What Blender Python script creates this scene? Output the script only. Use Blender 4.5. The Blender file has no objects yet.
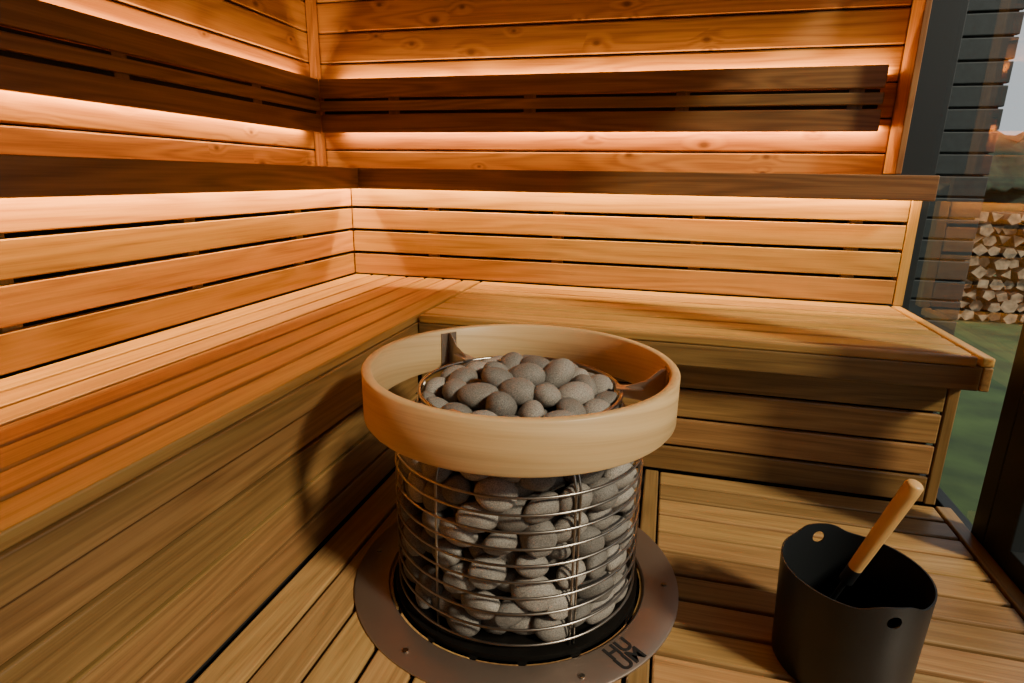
import bpy, bmesh, math, random
import numpy as np
from mathutils import Vector, Matrix, noise
random.seed(7); rng=np.random.default_rng(7)
scene=bpy.context.scene
COL=scene.collection
DZ=-.474      # deck level (seat level is z=0)
# ------------------------------------------------------------------ helpers
def empty(name,loc=(0,0,0)):
    o=bpy.data.objects.new(name,None); o.location=loc; o.empty_display_size=.1; COL.objects.link(o); return o
def obj(name,me,mat=None,parent=None,smooth=False):
    o=bpy.data.objects.new(name,me); COL.objects.link(o)
    if mat: me.materials.append(mat)
    if parent: o.parent=parent; o.matrix_parent_inverse=Matrix.Translation(-parent.location)
    if smooth:
        for p in me.polygons: p.use_smooth=True
    return o
def pydata(name,v,f,mat=None,parent=None,smooth=False):
    me=bpy.data.meshes.new(name); me.from_pydata(v,[],f); me.update()
    return obj(name,me,mat,parent,smooth)
def boards(name,lst,mat,parent=None,bev=.003,seg=2):
    """lst: (x0,x1,y0,y1,z0,z1,axis) ; one mesh of many planks, each with its own grain coordinates"""
    v=[];f=[];bc=[];br=[]
    for (x0,x1,y0,y1,z0,z1,ax) in lst:
        b=len(v); off=(random.uniform(0,40),random.uniform(0,40),random.uniform(0,40)); r=random.random()
        for X in (x0,x1):
            for Y in (y0,y1):
                for Z in (z0,z1):
                    v.append((X,Y,Z))
                    c={'x':(X,Y,Z),'y':(Y,X,Z),'z':(Z,X,Y)}[ax]
                    bc.append((c[0]+off[0],c[1]+off[1],c[2]+off[2])); br.append(r)
        for q in ((0,1,3,2),(4,6,7,5),(0,4,5,1),(2,3,7,6),(0,2,6,4),(1,5,7,3)):
            f.append(tuple(b+i for i in q))
    me=bpy.data.meshes.new(name); me.from_pydata(v,[],f); me.update()
    a=me.attributes.new('bc','FLOAT_VECTOR','POINT'); a.data.foreach_set('vector',np.array(bc,'f').ravel())
    a=me.attributes.new('br','FLOAT','POINT'); a.data.foreach_set('value',np.array(br,'f'))
    o=obj(name,me,mat,parent)
    if bev:
        m=o.modifiers.new('edge_rounding','BEVEL'); m.width=bev; m.segments=seg; m.limit_method='ANGLE'
    return o
def revolve(name,prof,c,mat,parent=None,n=96,closed=True,smooth=True):
    v=[];f=[];m=len(prof)
    for i in range(n):
        a=2*math.pi*i/n
        for r,z in prof: v.append((c[0]+r*math.cos(a),c[1]+r*math.sin(a),z))
    for i in range(n):
        j=(i+1)%n
        for k in range(m if closed else m-1):
            l=(k+1)%m
            f.append((i*m+k,j*m+k,j*m+l,i*m+l))
    o=pydata(name,v,f,mat,parent,smooth)
    if smooth:
        try: o.data.set_sharp_from_angle(angle=math.radians(35))
        except Exception: pass
    return o
def tube(pts,r,n=8,closed=False):
    V=[];F=[];P=[Vector(p) for p in pts];N=len(P)
    for i in range(N):
        if closed: t=P[(i+1)%N]-P[i-1]
        else: t=P[min(i+1,N-1)]-P[max(i-1,0)]
        t.normalize()
        up=Vector((0,0,1)) if abs(t.z)<.9 else Vector((1,0,0))
        a=t.cross(up).normalized(); b=t.cross(a)
        rr=r[i] if isinstance(r,(list,tuple)) else r
        for k in range(n):
            th=2*math.pi*k/n; V.append(tuple(P[i]+a*rr*math.cos(th)+b*rr*math.sin(th)))
    for i in range(N if closed else N-1):
        j=(i+1)%N
        for k in range(n):
            l=(k+1)%n; F.append((i*n+k,j*n+k,j*n+l,i*n+l))
    if not closed:
        F.append(tuple(range(n))); F.append(tuple(reversed(range((N-1)*n,N*n))))
    return V,F
class Acc:
    def __init__(s): s.v=[];s.f=[]
    def add(s,VF):
        b=len(s.v); s.v+=list(VF[0]); s.f+=[tuple(b+i for i in q) for q in VF[1]]
# ------------------------------------------------------------------ materials
def nmat(name):
    m=bpy.data.materials.new(name); m.use_nodes=True
    nt=m.node_tree; return m,nt,nt.nodes['Principled BSDF'],nt.nodes,nt.links
def wood(name,dark,mid,light,rough=.45,knots=0.0,grain=1.0,spec=.35,var=.35,ring=.28):
    m,nt,P,N,L=nmat(name)
    at=N.new('ShaderNodeAttribute'); at.attribute_name='bc'
    rb=N.new('ShaderNodeAttribute'); rb.attribute_name='br'
    m0=N.new('ShaderNodeMapping'); m0.inputs['Scale'].default_value=(.8,11,11); L.new(at.outputs['Vector'],m0.inputs[0])
    n0=N.new('ShaderNodeTexNoise'); n0.inputs['Scale'].default_value=1; n0.inputs['Detail'].default_value=1.5; L.new(m0.outputs[0],n0.inputs['Vector'])
    mul=N.new('ShaderNodeMath'); mul.operation='MULTIPLY'; mul.inputs[1].default_value=62*grain; L.new(n0.outputs[0],mul.inputs[0])
    m1=N.new('ShaderNodeMapping'); m1.inputs['Scale'].default_value=(4,190,190); L.new(at.outputs['Vector'],m1.inputs[0])
    n1=N.new('ShaderNodeTexNoise'); n1.inputs['Scale'].default_value=1; n1.inputs['Detail'].default_value=4; n1.inputs['Roughness'].default_value=.6; L.new(m1.outputs[0],n1.inputs['Vector'])
    ring_in=mul.outputs[0]
    if knots:
        sx=N.new('ShaderNodeSeparateXYZ'); L.new(at.outputs['Vector'],sx.inputs[0])
        cx_=N.new('ShaderNodeCombineXYZ'); L.new(sx.outputs[0],cx_.inputs[0]); L.new(sx.outputs[2],cx_.inputs[1])
        mk=N.new('ShaderNodeMapping'); mk.inputs['Scale'].default_value=(5.0,8.0,1); L.new(cx_.outputs[0],mk.inputs[0])
        vo=N.new('ShaderNodeTexVoronoi'); vo.voronoi_dimensions='2D'; vo.inputs['Scale'].default_value=1; L.new(mk.outputs[0],vo.inputs['Vector'])
        sp=N.new('ShaderNodeSeparateColor'); L.new(vo.outputs['Color'],sp.inputs[0])
        sc=N.new('ShaderNodeMapRange'); sc.inputs['To Min'].default_value=1.0; sc.inputs['To Max'].default_value=2.6; L.new(sp.outputs[1],sc.inputs[0])
        ds=N.new('ShaderNodeMath'); ds.operation='MULTIPLY'; L.new(vo.outputs['Distance'],ds.inputs[0]); L.new(sc.outputs[0],ds.inputs[1])
        kd=N.new('ShaderNodeMapRange'); kd.inputs['From Min'].default_value=.05; kd.inputs['From Max'].default_value=.16; kd.inputs['To Min'].default_value=1; kd.inputs['To Max'].default_value=0; L.new(ds.outputs[0],kd.inputs[0])
        kw=N.new('ShaderNodeMapRange'); kw.inputs['From Min'].default_value=.0; kw.inputs['From Max'].default_value=.5; kw.inputs['To Min'].default_value=7; kw.inputs['To Max'].default_value=0; L.new(ds.outputs[0],kw.inputs[0])
        gt=N.new('ShaderNodeMath'); gt.operation='LESS_THAN'; gt.inputs[1].default_value=knots; L.new(sp.outputs[0],gt.inputs[0])
        kg=N.new('ShaderNodeMath'); kg.operation='MULTIPLY'; L.new(kw.outputs[0],kg.inputs[0]); L.new(gt.outputs[0],kg.inputs[1])
        ad=N.new('ShaderNodeMath'); ad.operation='ADD'; L.new(mul.outputs[0],ad.inputs[0]); L.new(kg.outputs[0],ad.inputs[1]); ring_in=ad.outputs[0]
    sn=N.new('ShaderNodeMath'); sn.operation='SINE'; L.new(ring_in,sn.inputs[0])
    sr=N.new('ShaderNodeMapRange'); sr.inputs['From Min'].default_value=-1; L.new(sn.outputs[0],sr.inputs[0]); 
    mx=N.new('ShaderNodeMath'); mx.operation='MULTIPLY_ADD'; mx.inputs[1].default_value=ring; L.new(sr.outputs[0],mx.inputs[0])
    h=N.new('ShaderNodeMath'); h.operation='MULTIPLY'; h.inputs[1].default_value=.72; L.new(n1.outputs[0],h.inputs[0]); L.new(h.outputs[0],mx.inputs[2])
    cr=N.new('ShaderNodeValToRGB'); e=cr.color_ramp.elements
    e[0].position=.15; e[0].color=(*dark,1); e[1].position=.75; e[1].color=(*light,1); k=e.new(.45); k.color=(*mid,1)
    L.new(mx.outputs[0],cr.inputs[0])
    hs=N.new('ShaderNodeHueSaturation')
    vv=N.new('ShaderNodeMapRange'); vv.inputs['To Min'].default_value=1-var; vv.inputs['To Max'].default_value=1+var*.7; L.new(rb.outputs['Fac'],vv.inputs[0])
    wn=N.new('ShaderNodeTexWhiteNoise'); wn.noise_dimensions='1D'; L.new(rb.outputs['Fac'],wn.inputs['W'])
    hh=N.new('ShaderNodeMapRange'); hh.inputs['To Min'].default_value=.492; hh.inputs['To Max'].default_value=.51; L.new(wn.outputs['Value'],hh.inputs[0])
    L.new(hh.outputs[0],hs.inputs['Hue']); L.new(vv.outputs[0],hs.inputs['Value']); L.new(cr.outputs[0],hs.inputs['Color'])
    out=hs.outputs[0]
    if knots:
        km=N.new('ShaderNodeMath'); km.operation='MULTIPLY'; L.new(kd.outputs[0],km.inputs[0]); L.new(gt.outputs[0],km.inputs[1])
        kk=N.new('ShaderNodeMath'); kk.operation='MULTIPLY'; kk.inputs[1].default_value=.85; L.new(km.outputs[0],kk.inputs[0])
        mc=N.new('ShaderNodeMix'); mc.data_type='RGBA'; L.new(kk.outputs[0],mc.inputs[0]); L.new(out,mc.inputs[6]); mc.inputs[7].default_value=(.09,.028,.009,1)
        out=mc.outputs[2]
    L.new(out,P.inputs['Base Color'])
    P.inputs['Roughness'].default_value=rough; P.inputs['Specular IOR Level'].default_value=spec
    bp=N.new('ShaderNodeBump'); bp.inputs['Strength'].default_value=.12; bp.inputs['Distance'].default_value=.002; L.new(n1.outputs[0],bp.inputs['Height']); L.new(bp.outputs[0],P.inputs['Normal'])
    return m
def plain(name,col,rough=.5,metal=0,bump=0,scale=50,var=0):
    m,nt,P,N,L=nmat(name); P.inputs['Base Color'].default_value=(*col,1); P.inputs['Roughness'].default_value=rough; P.inputs['Metallic'].default_value=metal
    t=N.new('ShaderNodeTexCoord'); n=N.new('ShaderNodeTexNoise'); n.inputs['Scale'].default_value=scale; n.inputs['Detail'].default_value=5; L.new(t.outputs['Object'],n.inputs['Vector'])
    if bump:
        b=N.new('ShaderNodeBump'); b.inputs['Strength'].default_value=bump; b.inputs['Distance'].default_value=.003; L.new(n.outputs[0],b.inputs['Height']); L.new(b.outputs[0],P.inputs['Normal'])
    if var:
        c=N.new('ShaderNodeValToRGB'); c.color_ramp.elements[0].position=.3; c.color_ramp.elements[1].position=.7
        c.color_ramp.elements[0].color=(*[x*(1-var) for x in col],1); c.color_ramp.elements[1].color=(*[min(1,x*(1+var)) for x in col],1)
        L.new(n.outputs[0],c.inputs[0]); L.new(c.outputs[0],P.inputs['Base Color'])
    return m
W_seat=wood('seat_wood',(.26,.120,.028),(.43,.232,.060),(.54,.315,.092),.40,0,.8,.4,.24,.22)
W_slat=wood('backrest_wood',(.28,.125,.026),(.44,.225,.052),(.54,.295,.078),.45,.0,.7,.35,.25,.28)
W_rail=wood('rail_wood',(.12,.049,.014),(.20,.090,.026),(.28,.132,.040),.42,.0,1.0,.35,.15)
W_clad=wood('knotty_pine_cladding',(.19,.069,.015),(.32,.132,.030),(.41,.183,.046),.5,.48,1.0,.3,.18,.32)
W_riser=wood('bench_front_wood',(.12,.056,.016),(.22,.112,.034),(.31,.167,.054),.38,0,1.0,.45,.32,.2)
W_deck=wood('deck_wood',(.18,.088,.029),(.31,.163,.057),(.41,.232,.088),.36,.0,1.1,.45,.34,.16)
W_ring=wood('ring_wood',(.36,.205,.090),(.47,.285,.130),(.54,.34,.165),.42,0,.6,.35,.05,.26)
W_hand=wood('handle_wood',(.42,.20,.07),(.55,.29,.10),(.62,.36,.13),.4,0,.5,.35,.0)
M_black=plain('black_powder_coat',(.006,.0065,.007),.42,0,.05,300)
M_dark=plain('dark_void_lining',(.006,.004,.002),.9,0,.1,40)
M_frame=plain('black_window_frame',(.005,.006,.006),.5,0,.03,80)
M_wire=plain('steel_wire',(.30,.26,.22),.30,1,0,50)
M_steel=plain('bronze_toned_steel',(.35,.26,.20),.38,.88,.06,200)
M_inner=plain('dark_steel',(.02,.017,.014),.45,.8,.05,80)
M_logo=plain('logo_ink',(.01,.01,.01),.5)
M_siding=plain('dark_siding',(.014,.020,.021),.6,0,.2,30,.3)
M_bark=plain('log_bark',(.10,.065,.042),.85,0,.8,40,.5)
M_logend=plain('log_end_grain',(.26,.19,.125),.8,0,.4,14,.7)
def glass(name):
    m=bpy.data.materials.new(name); m.use_nodes=True; nt=m.node_tree; N=nt.nodes; L=nt.links
    for n in list(N):
        if n.type!='OUTPUT_MATERIAL': N.remove(n)
    o=[n for n in N][0]
    t=N.new('ShaderNodeBsdfTransparent'); t.inputs[0].default_value=(.80,.86,.86,1)
    g=N.new('ShaderNodeBsdfGlossy'); g.inputs['Roughness'].default_value=.01
    f=N.new('ShaderNodeLayerWeight'); f.inputs['Blend'].default_value=.5
    p=N.new('ShaderNodeMath'); p.operation='POWER'; p.inputs[1].default_value=4; L.new(f.outputs['Facing'],p.inputs[0])
    q=N.new('ShaderNodeMath'); q.operation='MULTIPLY_ADD'; q.inputs[1].default_value=.45; q.inputs[2].default_value=.06; L.new(p.outputs[0],q.inputs[0])
    x=N.new('ShaderNodeMixShader'); L.new(q.outputs[0],x.inputs[0]); L.new(t.outputs[0],x.inputs[1]); L.new(g.outputs[0],x.inputs[2]); L.new(x.outputs[0],o.inputs[0])
    return m
M_glass=glass('window_glass')
def stone_mat():
    m,nt,P,N,L=nmat('olivine_stone')
    t=N.new('ShaderNodeTexCoord'); a=N.new('ShaderNodeAttribute'); a.attribute_name='br'
    n=N.new('ShaderNodeTexNoise'); n.inputs['Scale'].default_value=480; n.inputs['Detail'].default_value=3; L.new(t.outputs['Object'],n.inputs['Vector'])
    n2=N.new('ShaderNodeTexNoise'); n2.inputs['Scale'].default_value=30; n2.inputs['Detail'].default_value=5; L.new(t.outputs['Object'],n2.inputs['Vector'])
    c=N.new('ShaderNodeValToRGB'); e=c.color_ramp.elements; e[0].position=.30; e[0].color=(.088,.074,.060,1); e[1].position=.70; e[1].color=(.255,.218,.182,1)
    L.new(n.outputs[0],c.inputs[0])
    h=N.new('ShaderNodeHueSaturation'); mr=N.new('ShaderNodeMapRange'); mr.inputs['To Min'].default_value=.55; mr.inputs['To Max'].default_value=1.35
    L.new(a.outputs['Fac'],mr.inputs[0]); L.new(mr.outputs[0],h.inputs['Value']); L.new(c.outputs[0],h.inputs['Color']); L.new(h.outputs[0],P.inputs['Base Color'])
    P.inputs['Roughness'].default_value=.75
    ad=N.new('ShaderNodeMath'); ad.operation='MULTIPLY_ADD'; ad.inputs[1].default_value=2.0; L.new(n2.outputs[0],ad.inputs[0]); L.new(n.outputs[0],ad.inputs[2])
    b=N.new('ShaderNodeBump'); b.inputs['Strength'].default_value=.35; b.inputs['Distance'].default_value=.003; L.new(ad.outputs[0],b.inputs['Height']); L.new(b.outputs[0],P.inputs['Normal'])
    return m
M_stone=stone_mat()
# ------------------------------------------------------------------ room shell
WX=-.22; WY=.125; RX=2.235; FY=-3.3; CZ=1.45
lst=[]; z=.49-.13*8
while z<CZ:
    lst.append((WX,2.112,WY,WY+.02,z+.002,min(z+.119,CZ),'x')); z+=.121
o=boards('wall_back',lst,W_clad,None,.006)
boards('wall_back_lining',[(WX-.08,2.24,WY+.02,WY+.10,-.6,CZ,'x')],M_dark,o,0)
lst=[]; z=.49-.13*8
while z<CZ:
    lst.append((WX-.02,WX,FY,WY,z+.002,min(z+.119,CZ),'y')); z+=.121
o=boards('wall_left',lst,W_clad,None,.006)
boards('wall_left_lining',[(WX-.10,WX-.02,FY,WY+.1,-.6,CZ,'y')],M_dark,o,0)
boards('trim_1',[(WX+.001,WX+.036,WY-.036,WY-.001,.465,CZ-.001,'z')],W_clad,None,.004)
boards('wall_right',[(2.113,2.134,.0,WY+.018,.465,CZ,'z')],W_clad,None,.003)
lst=[]; z=-.6
while z<CZ:
    lst.append((WX-.1,RX+.05,FY-.02,FY,z+.002,min(z+.119,CZ),'x')); z+=.121
boards('wall_front',lst,W_rail,None,0)
lst=[]; y=FY
while y<WY+.1:
    lst.append((WX-.1,RX+.05,y+.001,min(y+.119,WY+.1),CZ,CZ+.02,'x')); y+=.121
boards('ceiling',lst,W_rail,None,0)
# ------------------------------------------------------------------ deck / floor
SX=1.35; g2=.0055
lst=[]
n=8; w=(SX-.575)/n
for i in range(n): lst.append((.575+i*w+g2,.575+(i+1)*w-g2,FY,-.618,DZ-.022,DZ,'y'))
lst.append((SX+.003,SX+.045,FY,-.618,DZ-.022,DZ,'y'))
y=-.618; p=.088
while y>FY+.05:
    lst.append((SX+.050,2.176,y-p+g2,y-g2,DZ-.022,DZ,'x')); y-=p
lst.append((2.182,2.222,FY,-.618,DZ-.022,DZ+.002,'y'))
fl=boards('floor',lst,W_deck,None,.004)
boards('subfloor',[(WX-.1,RX,FY,WY+.1,-.62,-.58,'x')],M_dark,fl,0)
# ------------------------------------------------------------------ bench
bench=empty('sauna_bench',(.6,-.35,0))
lst=[]; n=7; w=.6/n; g1=.0048
for i in range(n): lst.append((i*w+g1,(i+1)*w-g1,FY+.01,-.002,-.026,0,'y'))
boards('seat_boards_left',lst,W_seat,bench,.004)
lst=[]; n=7; w=.665/n; g1=.007
for i in range(n): lst.append((.606,2.170,-(i+1)*w+g1,-i*w-g1,-.026,0,'x'))
lst.append((.606,2.170,-.693,-.673,-.026,0,'x'))
lst.append((2.178,2.21,-.693,-.002,-.026,0,'y'))
boards('seat_boards_back',lst,W_seat,bench,.005)
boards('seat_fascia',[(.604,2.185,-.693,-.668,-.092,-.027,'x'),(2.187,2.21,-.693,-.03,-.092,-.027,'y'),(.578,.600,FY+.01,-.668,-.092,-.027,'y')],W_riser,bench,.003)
lst=[]; zs=[-.093,-.19,-.287,-.384,-.473]
for a,b in zip(zs[:-1],zs[1:]): lst.append((.553,.575,FY+.01,-.64,b+.004,a-.004,'y'))
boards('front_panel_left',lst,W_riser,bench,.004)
lst=[]
for a,b in zip(zs[:-1],zs[1:]): lst.append((.576,2.15,-.616,-.596,b+.004,a-.004,'x'))
lst.append((2.152,2.182,-.618,-.59,-.473,-.028,'z'))
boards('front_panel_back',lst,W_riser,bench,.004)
boards('bench_core',[(.0,.545,FY+.01,-.01,-.57,-.05,'y'),(.55,2.14,-.585,-.01,-.57,-.05,'x')],M_dark,bench,0)
# ------------------------------------------------------------------ lower backrest
br=empty('backrest',(.0,0,.2))
ed=[.004,.098,.198,.295,.43]
lst=[]
for i in range(4):
    a=ed[i]+ (.0 if i==0 else .006); b=ed[i+1]-.006
    lst.append((.002,2.18,0,.022,a,b,'x'))
boards('slats_back',lst,W_slat,br,.003)
lst=[]
for i in range(4):
    a=ed[i]+ (.0 if i==0 else .006); b=ed[i+1]-.006
    lst.append((-.022,0,FY+.01,.0,a,b,'y'))
boards('slats_left',lst,W_slat,br,.003)
lst=[]
for x in (.35,.9,1.45,2.0): lst.append((x,x+.045,.0225,.045,.0,.43,'z'))
for y in (-.35,-.9,-1.45,-2.0,-2.6): lst.append((-.045,-.0225,y-.045,y,.0,.43,'z'))
lst.append((2.183,2.215,0,.045,.0,.376,'z'))
boards('battens',lst,W_slat,br,.002)
boards('backing',[(-.02,2.178,.047,.06,-.02,.43,'x'),(-.06,-.047,FY+.01,.05,-.02,.43,'y')],M_dark,br,0)
rail=empty('backrest_shelf',(.09,-.09,.42))
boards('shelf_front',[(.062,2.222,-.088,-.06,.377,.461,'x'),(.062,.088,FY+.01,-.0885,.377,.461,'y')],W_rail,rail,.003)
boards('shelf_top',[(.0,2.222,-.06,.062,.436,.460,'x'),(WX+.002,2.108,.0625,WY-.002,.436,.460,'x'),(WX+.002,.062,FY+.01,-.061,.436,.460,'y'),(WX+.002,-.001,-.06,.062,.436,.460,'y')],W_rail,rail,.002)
# ------------------------------------------------------------------ upper backrest boards
BX=-.17; BY=.075
ub=empty('upper_backrest',(BX,BY,.7))
Z=[(.757,.832),(.702,.742),(.612,.686)]
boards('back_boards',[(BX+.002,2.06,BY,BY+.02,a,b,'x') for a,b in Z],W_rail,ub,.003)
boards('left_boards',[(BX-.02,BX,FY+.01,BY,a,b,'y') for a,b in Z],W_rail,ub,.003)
lst=[]
for x in (.15,.75,1.35,1.95): lst.append((x,x+.05,BY+.02,WY-.001,.66,.79,'z'))
for y in (-.3,-.9,-1.5,-2.1,-2.7): lst.append((WX+.001,BX-.02,y-.05,y,.66,.79,'z'))
boards('spacers',lst,W_rail,ub,0)
boards('strip_channel',[(BX+.01,2.05,BY+.021,BY+.028,.69,.755,'x'),(BX-.028,BX-.021,FY+.01,BY,.69,.755,'y')],M_dark,ub,0)
# ------------------------------------------------------------------ LED strips
LEDC=(1,.59,.21)
def area(name,loc,dirv,sx,sy,en,col=LEDC,xaxis=(1,0,0),parent=None):
    l=bpy.data.lights.new(name,'AREA'); l.shape='RECTANGLE'; l.size=sx; l.size_y=sy; l.energy=en; l.color=col
    o=bpy.data.objects.new(name,l); COL.objects.link(o)
    z=-Vector(dirv).normalized(); x=Vector(xaxis); y=z.cross(x).normalized(); x=y.cross(z)
    M=Matrix((x,y,z)).transposed().to_4x4(); M.translation=Vector(loc); 
    if parent: o.parent=parent; o.matrix_parent_inverse=Matrix.Translation(-parent.location)
    o.matrix_basis=M
    return o
led=empty('led_strip_lights',(0,0,.5))
LL=3.2; yc=-1.6; k=3.2
area('led_shelf_back',(1.13,-.034,.432),(0,.45,-1),2.1,.01,8.5*k,parent=led)
area('led_shelf_left',(.034,yc,.432),(-.45,0,-1),LL,.01,12*k,xaxis=(0,1,0),parent=led)
area('led_down_back',(1.0,.108,.635),(0,.1,-1),2.15,.010,5*k,parent=led)
area('led_down_left',(-.203,yc,.635),(-.1,0,-1),LL,.010,7.5*k,xaxis=(0,1,0),parent=led)
area('led_up_back',(1.0,.108,.805),(0,.1,1),2.15,.010,5*k,parent=led)
area('led_up_left',(-.203,yc,.805),(-.1,0,1),LL,.010,7*k,xaxis=(0,1,0),parent=led)
# ------------------------------------------------------------------ glazing
win=empty('window_1',(2.235,-.4,.3))
boards('window_frame',[(2.137,2.262,.064,.124,-.62,CZ,'z'),(2.225,2.28,-.80,-.735,-.62,CZ,'z'),
  (2.228,2.27,-.735,.064,-.62,-.50,'y'),(2.228,2.27,-.735,.064,CZ-.05,CZ,'y')],M_frame,win,.003)
pydata('window_pane',[(2.243,-.735,-.50),(2.243,.064,-.50),(2.243,.064,CZ-.05),(2.243,-.735,CZ-.05)],[(0,1,2,3)],M_glass,win)
door=empty('door_1',(2.235,-1.6,.3))
boards('door_frame',[(2.225,2.27,-.91,-.803,-.50,CZ-.06,'z'),(2.225,2.27,FY+.08,-.91,-.50,-.42,'y'),(2.225,2.27,FY+.08,-.91,CZ-.12,CZ-.06,'y'),(2.225,2.28,FY+.001,FY+.08,-.50,CZ-.06,'z')],M_frame,door,.003)
pydata('door_pane',[(2.243,FY+.08,-.42),(2.243,-.91,-.42),(2.243,-.91,CZ-.12),(2.243,FY+.08,CZ-.12)],[(0,1,2,3)],M_glass,door)
# ------------------------------------------------------------------ stove
C=(1.075,-1.234)
st=empty('sauna_stove',(C[0],C[1],DZ))
def ring_obj():
    prof=[(.335,-.048),(.335,.048),(.332,.051),(.318,.051),(.315,.048),(.315,-.048),(.318,-.052),(.332,-.052)]
    n=160; v=[];f=[];bc=[]
    m=len(prof)
    for i in range(n):
        a=2*math.pi*i/n
        for r,z in prof:
            v.append((C[0]+r*math.cos(a),C[1]+r*math.sin(a),z)); bc.append((3+1.0*math.cos(a)*.33,3+z*1.0+0.05*math.sin(a),r))
    for i in range(n):
        j=(i+1)%n
        for k in range(m):
            l=(k+1)%m; f.append((i*m+k,j*m+k,j*m+l,i*m+l))
    me=bpy.data.meshes.new('guard_ring'); me.from_pydata(v,[],f); me.update()
    a=me.attributes.new('bc','FLOAT_VECTOR','POINT'); a.data.foreach_set('vector',np.array(bc,'f').ravel())
    a=me.attributes.new('br','FLOAT','POINT'); a.data.foreach_set('value',np.full(len(v),.6,'f'))
    o=obj('guard_ring',me,W_ring,st,True); me.set_sharp_from_angle(angle=math.radians(50))
    return o
ring_obj()
revolve('floor_flange',[(.376,DZ+.001),(.376,DZ+.004),(.373,DZ+.006),(.300,DZ+.006),(.296,DZ+.003),(.296,DZ-.05),(.299,DZ-.05),(.299,DZ+.001)],C,M_steel,st,128)
revolve('base_tray',[(.0,DZ-.02),(.29,DZ-.02),(.29,DZ+.0),(.283,DZ+.0),(.283,DZ+.012),(.0,DZ+.012)],C,M_inner,st,96,False)
def R(z):
    if z<-.12: return .268
    t=(z+.12)/.09; return .268-.054*min(1,t)**1.2
A=Acc()
zs=list(np.linspace(-.445,-.125,10))+[-.090,-.062,-.035,-.008]
for zz in zs:
    r=R(zz)+.005; A.add(tube([(C[0]+r*math.cos(a),C[1]+r*math.sin(a),zz) for a in np.linspace(0,2*math.pi,96,endpoint=False)],.0026 if zz<-.01 else .0042,8,True))
for k_ in range(6):
    a=math.radians(-52+60*k_)
    for da in ((-.018,.018) if k_%2==0 else (0,)):
        A.add(tube([(C[0]+(R(zz)+.002)*math.cos(a+da),C[1]+(R(zz)+.002)*math.sin(a+da),zz) for zz in [-.462,-.3,-.2,-.125,-.10,-.07,-.045,-.02,-.008]],.0028,6))
pydata('wire_cage',A.v,A.f,M_wire,st,True)
bm=bmesh.new()
def plate(pts,thick,normal):
    n=Vector(normal)*thick/2
    a=[bm.verts.new(Vector(p)+n) for p in pts]; b=[bm.verts.new(Vector(p)-n) for p in pts]
    bm.faces.new(a); bm.faces.new(list(reversed(b)))
    for i in range(len(pts)):
        j=(i+1)%len(pts); bm.faces.new((a[j],a[i],b[i],b[j]))
for ang in (10,140,248):
    a=math.radians(ang); d=Vector((math.cos(a),math.sin(a),0)); t=Vector((-math.sin(a),math.cos(a),0)); c0=Vector((C[0],C[1],0))
    P=lambda r,z:c0+d*r+Vector((0,0,z))
    plate([P(.221,-.022),P(.313,-.038),P(.313,.044),P(.300,.044),P(.270,.016),P(.221,-.001)],.003,t)
    plate([P(.313,-.040)+t*.022,P(.313,-.040)-t*.022,P(.313,.044)-t*.022,P(.313,.044)+t*.022],.003,d)
    plate([P(.208,-.001)+t*.014,P(.208,-.001)-t*.014,P(.265,-.001)-t*.014,P(.265,-.001)+t*.014],.003,Vector((0,0,1)))
bmesh.ops.recalc_face_normals(bm,faces=bm.faces)
me=bpy.data.meshes.new('ring_brackets'); bm.to_mesh(me); bm.free(); obj('ring_brackets',me,M_steel,st)
def text(name,body,loc,rot,size,mat,parent):
    cu=bpy.data.curves.new(name,'FONT'); cu.body=body; cu.size=size; cu.extrude=.0004; cu.offset=.0012; cu.space_line=.72; cu.align_x='CENTER'
    o=bpy.data.objects.new(name,cu); COL.objects.link(o); o.matrix_basis=Matrix.Translation(loc)@rot.to_4x4()
    bpy.context.view_layer.update()
    me=bpy.data.meshes.new_from_object(o.evaluated_get(bpy.context.evaluated_depsgraph_get())); M=o.matrix_basis.copy()
    bpy.data.objects.remove(o); me.transform(M); me.materials.clear()
    return obj(name,me,mat,parent)
a=math.radians(-37); r=.337
text('flange_lettering','HU\nUM',Vector((C[0]+r*math.cos(a),C[1]+r*math.sin(a),DZ+.0066)),Matrix.Rotation(a+math.pi/2,3,'Z'),.044,M_logo,st)
a=math.radians(-48); r=R(-.02)+.012
Rz=Matrix.Rotation(a+math.pi/2,3,'Z')@Matrix.Rotation(math.radians(78),3,'X')
text('rim_lettering','HU\nUM',Vector((C[0]+r*math.cos(a),C[1]+r*math.sin(a),-.020)),Rz,.024,M_steel,st)
A=Acc()
for k_ in range(6):
    a=math.radians(-115+60*k_); p=(C[0]+.345*math.cos(a),C[1]+.345*math.sin(a))
    A.add(tube([(p[0],p[1],DZ+.005),(p[0],p[1],DZ+.009)],.006,14))
pydata('flange_screws',A.v,A.f,M_wire,st)
# stones: relaxed packing
N=475
def dome(r): return -.032+.056*np.clip(1-(r/.205)**2,0,1)
pts=np.zeros((N,3)); 
th=rng.uniform(0,2*math.pi,N); rr=.23*np.sqrt(rng.uniform(0,1,N)); zz=rng.uniform(-.44,-.02,N)
pts[:,0]=rr*np.cos(th); pts[:,1]=rr*np.sin(th); pts[:,2]=zz
dm=.0622
for it in range(300):
    d=pts[:,None,:]-pts[None,:,:]; L=np.sqrt((d**2).sum(2))+np.eye(N)*9+1e-6
    ov=np.clip(dm-L,0,None); push=(d/L[...,None]*ov[...,None]).sum(1)*.35
    pts+=push
    r=np.hypot(pts[:,0],pts[:,1]); Rm=np.array([R(z) for z in pts[:,2]])-.027
    s=np.where(r>Rm,Rm/np.maximum(r,1e-6),1); pts[:,0]*=s; pts[:,1]*=s
    r=np.hypot(pts[:,0],pts[:,1]); top=dome(r)-.006
    pts[:,2]=np.clip(pts[:,2],-.437,top)
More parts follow.
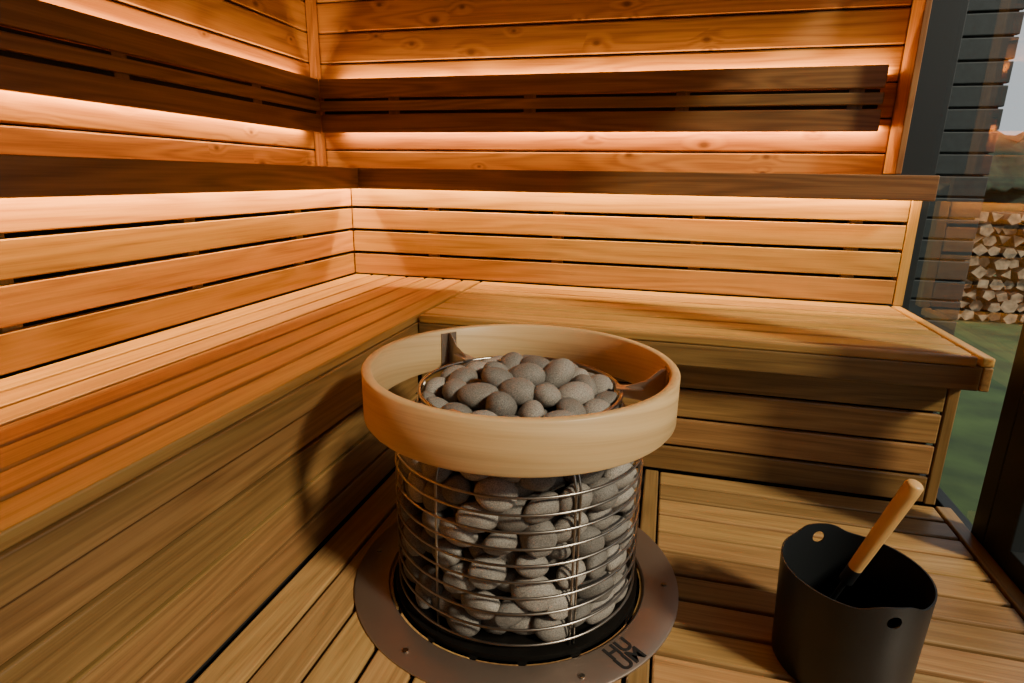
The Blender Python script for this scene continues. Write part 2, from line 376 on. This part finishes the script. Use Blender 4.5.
keep=[p for p in pts if (math.hypot(p[0],p[1])>.15 or p[2]>-.10)]
ico=bmesh.new(); bmesh.ops.create_icosphere(ico,subdivisions=3,radius=1)
iv=np.array([v.co[:] for v in ico.verts]); ifc=np.array([[v.index for v in f.verts] for f in ico.faces]); ico.free()
VV=[];FF=[];BR=[];b=0
for p in keep:
    s=rng.uniform(.85,1.17); ax=np.array([.040,.0305,.0245])*s*rng.uniform(.92,1.1,3)
    v=iv.copy()
    ph=rng.uniform(0,6.28,6); kk=rng.normal(0,1,(3,3))*.9
    lump=1+.045*np.sin(v@kk[0]*1.5+ph[0])+.035*np.sin(v@kk[1]*2+ph[1])
    v=v*lump[:,None]*ax
    v[:,2]*=1+.15*v[:,0]/ax[0]
    r=math.hypot(p[0],p[1]); an=math.atan2(p[1],p[0])
    yaw=an+math.pi/2+rng.normal(0,.4); 
    if r<.17: yaw=rng.uniform(0,6.28)
    topf= p[2]>dome(r)-.03
    M=Matrix.Rotation(yaw,3,'Z')@Matrix.Rotation(rng.normal(0,.35),3,'Y')
    if not topf: M=M@Matrix.Rotation(math.radians(90)+rng.normal(0,.35),3,'X')
    else: M=M@Matrix.Rotation(rng.normal(0,.3),3,'X')
    v=v@np.array(M).T+p
    rr=np.hypot(v[:,0],v[:,1]); lim=np.interp(v[:,2],[-.5,-.12,-.07,-.03,.1],[.267,.267,.238,.211,.208])
    f=np.where(rr>lim,lim/rr,1); v[:,0]*=f; v[:,1]*=f; v[:,2]=np.maximum(v[:,2],DZ+.013)
    v[:,0]+=C[0]; v[:,1]+=C[1]
    VV.append(v); FF.append(ifc+b); b+=len(v); BR.append(np.full(len(v),rng.uniform()))
VV=np.concatenate(VV); FF=np.concatenate(FF)
me=bpy.data.meshes.new('stones'); me.from_pydata(VV.tolist(),[],FF.tolist()); me.update()
a=me.attributes.new('br','FLOAT','POINT'); a.data.foreach_set('value',np.concatenate(BR).astype('f'))
obj('stones',me,M_stone,st,True)
revolve('heater_core',[(.0,-.08),(.14,-.10),(.15,-.13),(.15,DZ+.01),(0,DZ+.01)],C,M_inner,st,48,False)
# ------------------------------------------------------------------ bucket
B=(1.753,-1.334); BT=-.25
bk=empty('sauna_bucket',(B[0],B[1],DZ))
def bucket():
    n=120; v=[];f=[]
    ears=[math.radians(107),math.radians(284)]
    def rimz(a):
        e=0
        for t in ears:
            d=abs((a-t+math.pi)%(2*math.pi)-math.pi); e=max(e,math.exp(-(d/.36)**4))
        return BT-.014+.014*e
    rows=10
    for i in range(n):
        a=2*math.pi*i/n; ca,sa=math.cos(a),math.sin(a); rz=rimz(a)
        for k in range(rows+1):
            z=DZ+.002+(rz-DZ-.002)*k/rows; r=.120+.008*k/rows; v.append((B[0]+r*ca,B[1]+r*sa,z))
        for k in range(rows+1):
            z=rz-(rz-DZ-.02)*k/rows; r=.125-.008*k/rows; v.append((B[0]+r*ca,B[1]+r*sa,z))
    m=2*(rows+1)
    for i in range(n):
        j=(i+1)%n
        for k in range(m-1): f.append((i*m+k,j*m+k,j*m+k+1,i*m+k+1))
    f.append(tuple(i*m for i in reversed(range(n)))); f.append(tuple(i*m+m-1 for i in range(n)))
    o=pydata('bucket_body',v,f,M_black,bk,True)
    cut=Acc()
    for t in ears:
        d=Vector((math.cos(t),math.sin(t),0)); c=Vector((B[0],B[1],BT-.030))
        cut.add(tube([c+d*.09,c+d*.16],.0125,24))
    co=pydata('cutter',cut.v,cut.f)
    bmx=bmesh.new(); bmx.from_mesh(co.data); bmesh.ops.recalc_face_normals(bmx,faces=bmx.faces); bmx.to_mesh(co.data); bmx.free()
    bmx=bmesh.new(); bmx.from_mesh(o.data); bmesh.ops.recalc_face_normals(bmx,faces=bmx.faces); bmx.to_mesh(o.data); bmx.free()
    md=o.modifiers.new('holes','BOOLEAN'); md.object=co; md.operation='DIFFERENCE'; md.solver='EXACT'
    bpy.context.view_layer.update()
    me=bpy.data.meshes.new_from_object(o.evaluated_get(bpy.context.evaluated_depsgraph_get()))
    o.modifiers.clear(); o.data=me; bpy.data.objects.remove(co)
    me.set_sharp_from_angle(angle=math.radians(40))
bucket()
# ------------------------------------------------------------------ ladle
ld=empty('sauna_ladle',(1.75,-1.35,-.3))
Tp=Vector((1.788,-1.415,-.040)); Jn=Vector((1.738,-1.375,-.238)); dv=(Jn-Tp).normalized(); Bt=Jn+dv*.15
def tubeattr(name,pts,rad,mat,parent,n=20):
    V,F=tube(pts,rad,n); me=bpy.data.meshes.new(name); me.from_pydata(V,[],F); me.update()
    ax=(Vector(pts[-1])-Vector(pts[0])).normalized()
    bc=[(Vector(q).dot(ax)+5,Vector(q).dot(ax.orthogonal().normalized())+3,2) for q in V]
    a=me.attributes.new('bc','FLOAT_VECTOR','POINT'); a.data.foreach_set('vector',np.array(bc,'f').ravel())
    a=me.attributes.new('br','FLOAT','POINT'); a.data.foreach_set('value',np.full(len(V),.6,'f'))
    o=obj(name,me,mat,parent,True); me.set_sharp_from_angle(angle=math.radians(50)); return o
hp=[Tp,Tp+dv*.002,Tp+dv*.004]+[Tp+(Jn-Tp)*t for t in (.1,.3,.5,.7,.9,1)]
tubeattr('handle',hp,[.0105,.0125,.0138,.0142,.014,.0135,.013,.0125,.012],W_hand,ld)
tubeattr('shaft',[Jn,Jn+dv*.035,Jn+dv*.04,Bt],[.0125,.0125,.005,.005],M_black,ld)
V=[];F=[];n=32;m=8
for i in range(m+1):
    ph=math.pi/2*i/m
    for k_ in range(n):
        a=2*math.pi*k_/n; V.append((Bt.x-.02+.036*math.sin(ph)*math.cos(a),Bt.y+.036*math.sin(ph)*math.sin(a),Bt.z+.01-.030*math.cos(ph)))
for i in range(m):
    for k_ in range(n):
        l=(k_+1)%n; F.append((i*n+k_,i*n+l,(i+1)*n+l,(i+1)*n+k_))
o=pydata('bowl',V,F,M_black,ld,True); s=o.modifiers.new('thickness','SOLIDIFY'); s.thickness=.002
# ------------------------------------------------------------------ outside
gm,nt,P,NN,LK=nmat('grass'); t=NN.new('ShaderNodeTexCoord'); n=NN.new('ShaderNodeTexNoise'); n.inputs['Scale'].default_value=3; n.inputs['Detail'].default_value=9; LK.new(t.outputs['Object'],n.inputs['Vector'])
c=NN.new('ShaderNodeValToRGB'); c.color_ramp.elements[0].color=(.010,.026,.006,1); c.color_ramp.elements[1].color=(.045,.085,.020,1); c.color_ramp.elements[0].position=.35; c.color_ramp.elements[1].position=.7
LK.new(n.outputs[0],c.inputs[0]); LK.new(c.outputs[0],P.inputs['Base Color']); P.inputs['Roughness'].default_value=.9
G=-.70
pydata('grass_lawn',[(-15,-20,G),(30,-20,G),(30,30,G),(-15,30,G)],[(0,1,2,3)],gm)
lst=[]; z=G
while z<1.5:
    lst.append((2.27,2.655,.60,.625,z+.004,z+.086,'x')); z+=.09
sh=boards('shed_siding',lst,M_siding,None,.004)
boards('shed_core',[(2.27,2.645,.625,1.6,G,1.5,'x')],M_siding,sh,0)
A=Acc();E=Acc()
yy=3.4; zrow=G; row=0
fw=empty('firewood_stack',(4.2,3.4,G))
while zrow<.16:
    x=3.06+(.055 if row%2 else 0)+random.uniform(-.02,.02)
    while x<5.6:
        r=.060*random.uniform(.7,1.08); cx_,cz_=x,zrow+.05+random.uniform(-.012,.012)
        kq=random.choice((3,4,5,6)); ph=random.uniform(0,6); dy=random.uniform(-.05,.05)
        ring=[(cx_+r*random.uniform(.9,1.12)*math.cos(ph+2*math.pi*i/kq),cz_+r*random.uniform(.8,1.05)*math.sin(ph+2*math.pi*i/kq)) for i in range(kq)]
        fr=[(p[0],yy+dy,p[1]) for p in ring]; bk_=[(p[0],yy+.35+dy,p[1]) for p in ring]
        A.add((fr+bk_,[(i,(i+1)%kq,kq+(i+1)%kq,kq+i) for i in range(kq)]+[tuple(range(kq,2*kq))]))
        E.add((fr,[tuple(reversed(range(kq)))]))
        x+=.105
    zrow+=.092; row+=1
pydata('log_sides',A.v,A.f,M_bark,fw); pydata('log_ends',E.v,E.f,M_logend,fw)
M_hedge=plain('hedge_leaves',(.012,.024,.010),.9,0,1,6,.6)
bm=bmesh.new(); bmesh.ops.create_grid(bm,x_segments=120,y_segments=30,size=1)
for v in bm.verts:
    x=v.co.x*9+9; s=(v.co.y+1)/2; z=G+s*2.1
    y=10-math.sin(s*math.pi)*.6; q=noise.noise(Vector((x*1.3,s*4,0)))+.5*noise.noise(Vector((x*4,s*10,3)))
    v.co=(x,y+q*.5+s*.8,z+q*.35*s)
me=bpy.data.meshes.new('hedge'); bm.to_mesh(me); bm.free(); obj('hedge',me,M_hedge,None,True)
# ------------------------------------------------------------------ world + sun
w=bpy.data.worlds.new('sky'); scene.world=w; w.use_nodes=True; nt=w.node_tree; bg=nt.nodes['Background']
bg.inputs[0].default_value=(.95,.96,1.0,1); bg.inputs[1].default_value=.80
s=bpy.data.lights.new('sun','SUN'); s.energy=6.3; s.angle=math.radians(7); s.color=(1,.87,.68)
so=bpy.data.objects.new('sun',s); COL.objects.link(so); so.rotation_euler=Vector((-1,.5,-.85)).to_track_quat('-Z','Y').to_euler(); so.location=(6,-4,5)
# ------------------------------------------------------------------ camera
f,yaw,pitch,roll,cx,cy,cz=596.6744,0.2494,0.2685,0.0163,1.3612,-2.4356,0.4328
fwd=Vector((-math.sin(yaw)*math.cos(pitch),math.cos(yaw)*math.cos(pitch),-math.sin(pitch)))
rt=Vector((math.cos(yaw),math.sin(yaw),0)); up=rt.cross(fwd)
r2=math.cos(roll)*rt+math.sin(roll)*up; u2=-math.sin(roll)*rt+math.cos(roll)*up
M=Matrix((r2,u2,-fwd)).transposed().to_4x4(); M.translation=Vector((cx,cy,cz))
cam=bpy.data.cameras.new('camera'); cam.sensor_width=36; cam.lens=f*36/1024; cam.clip_start=.05
co=bpy.data.objects.new('camera',cam); COL.objects.link(co); co.matrix_world=M; scene.camera=co
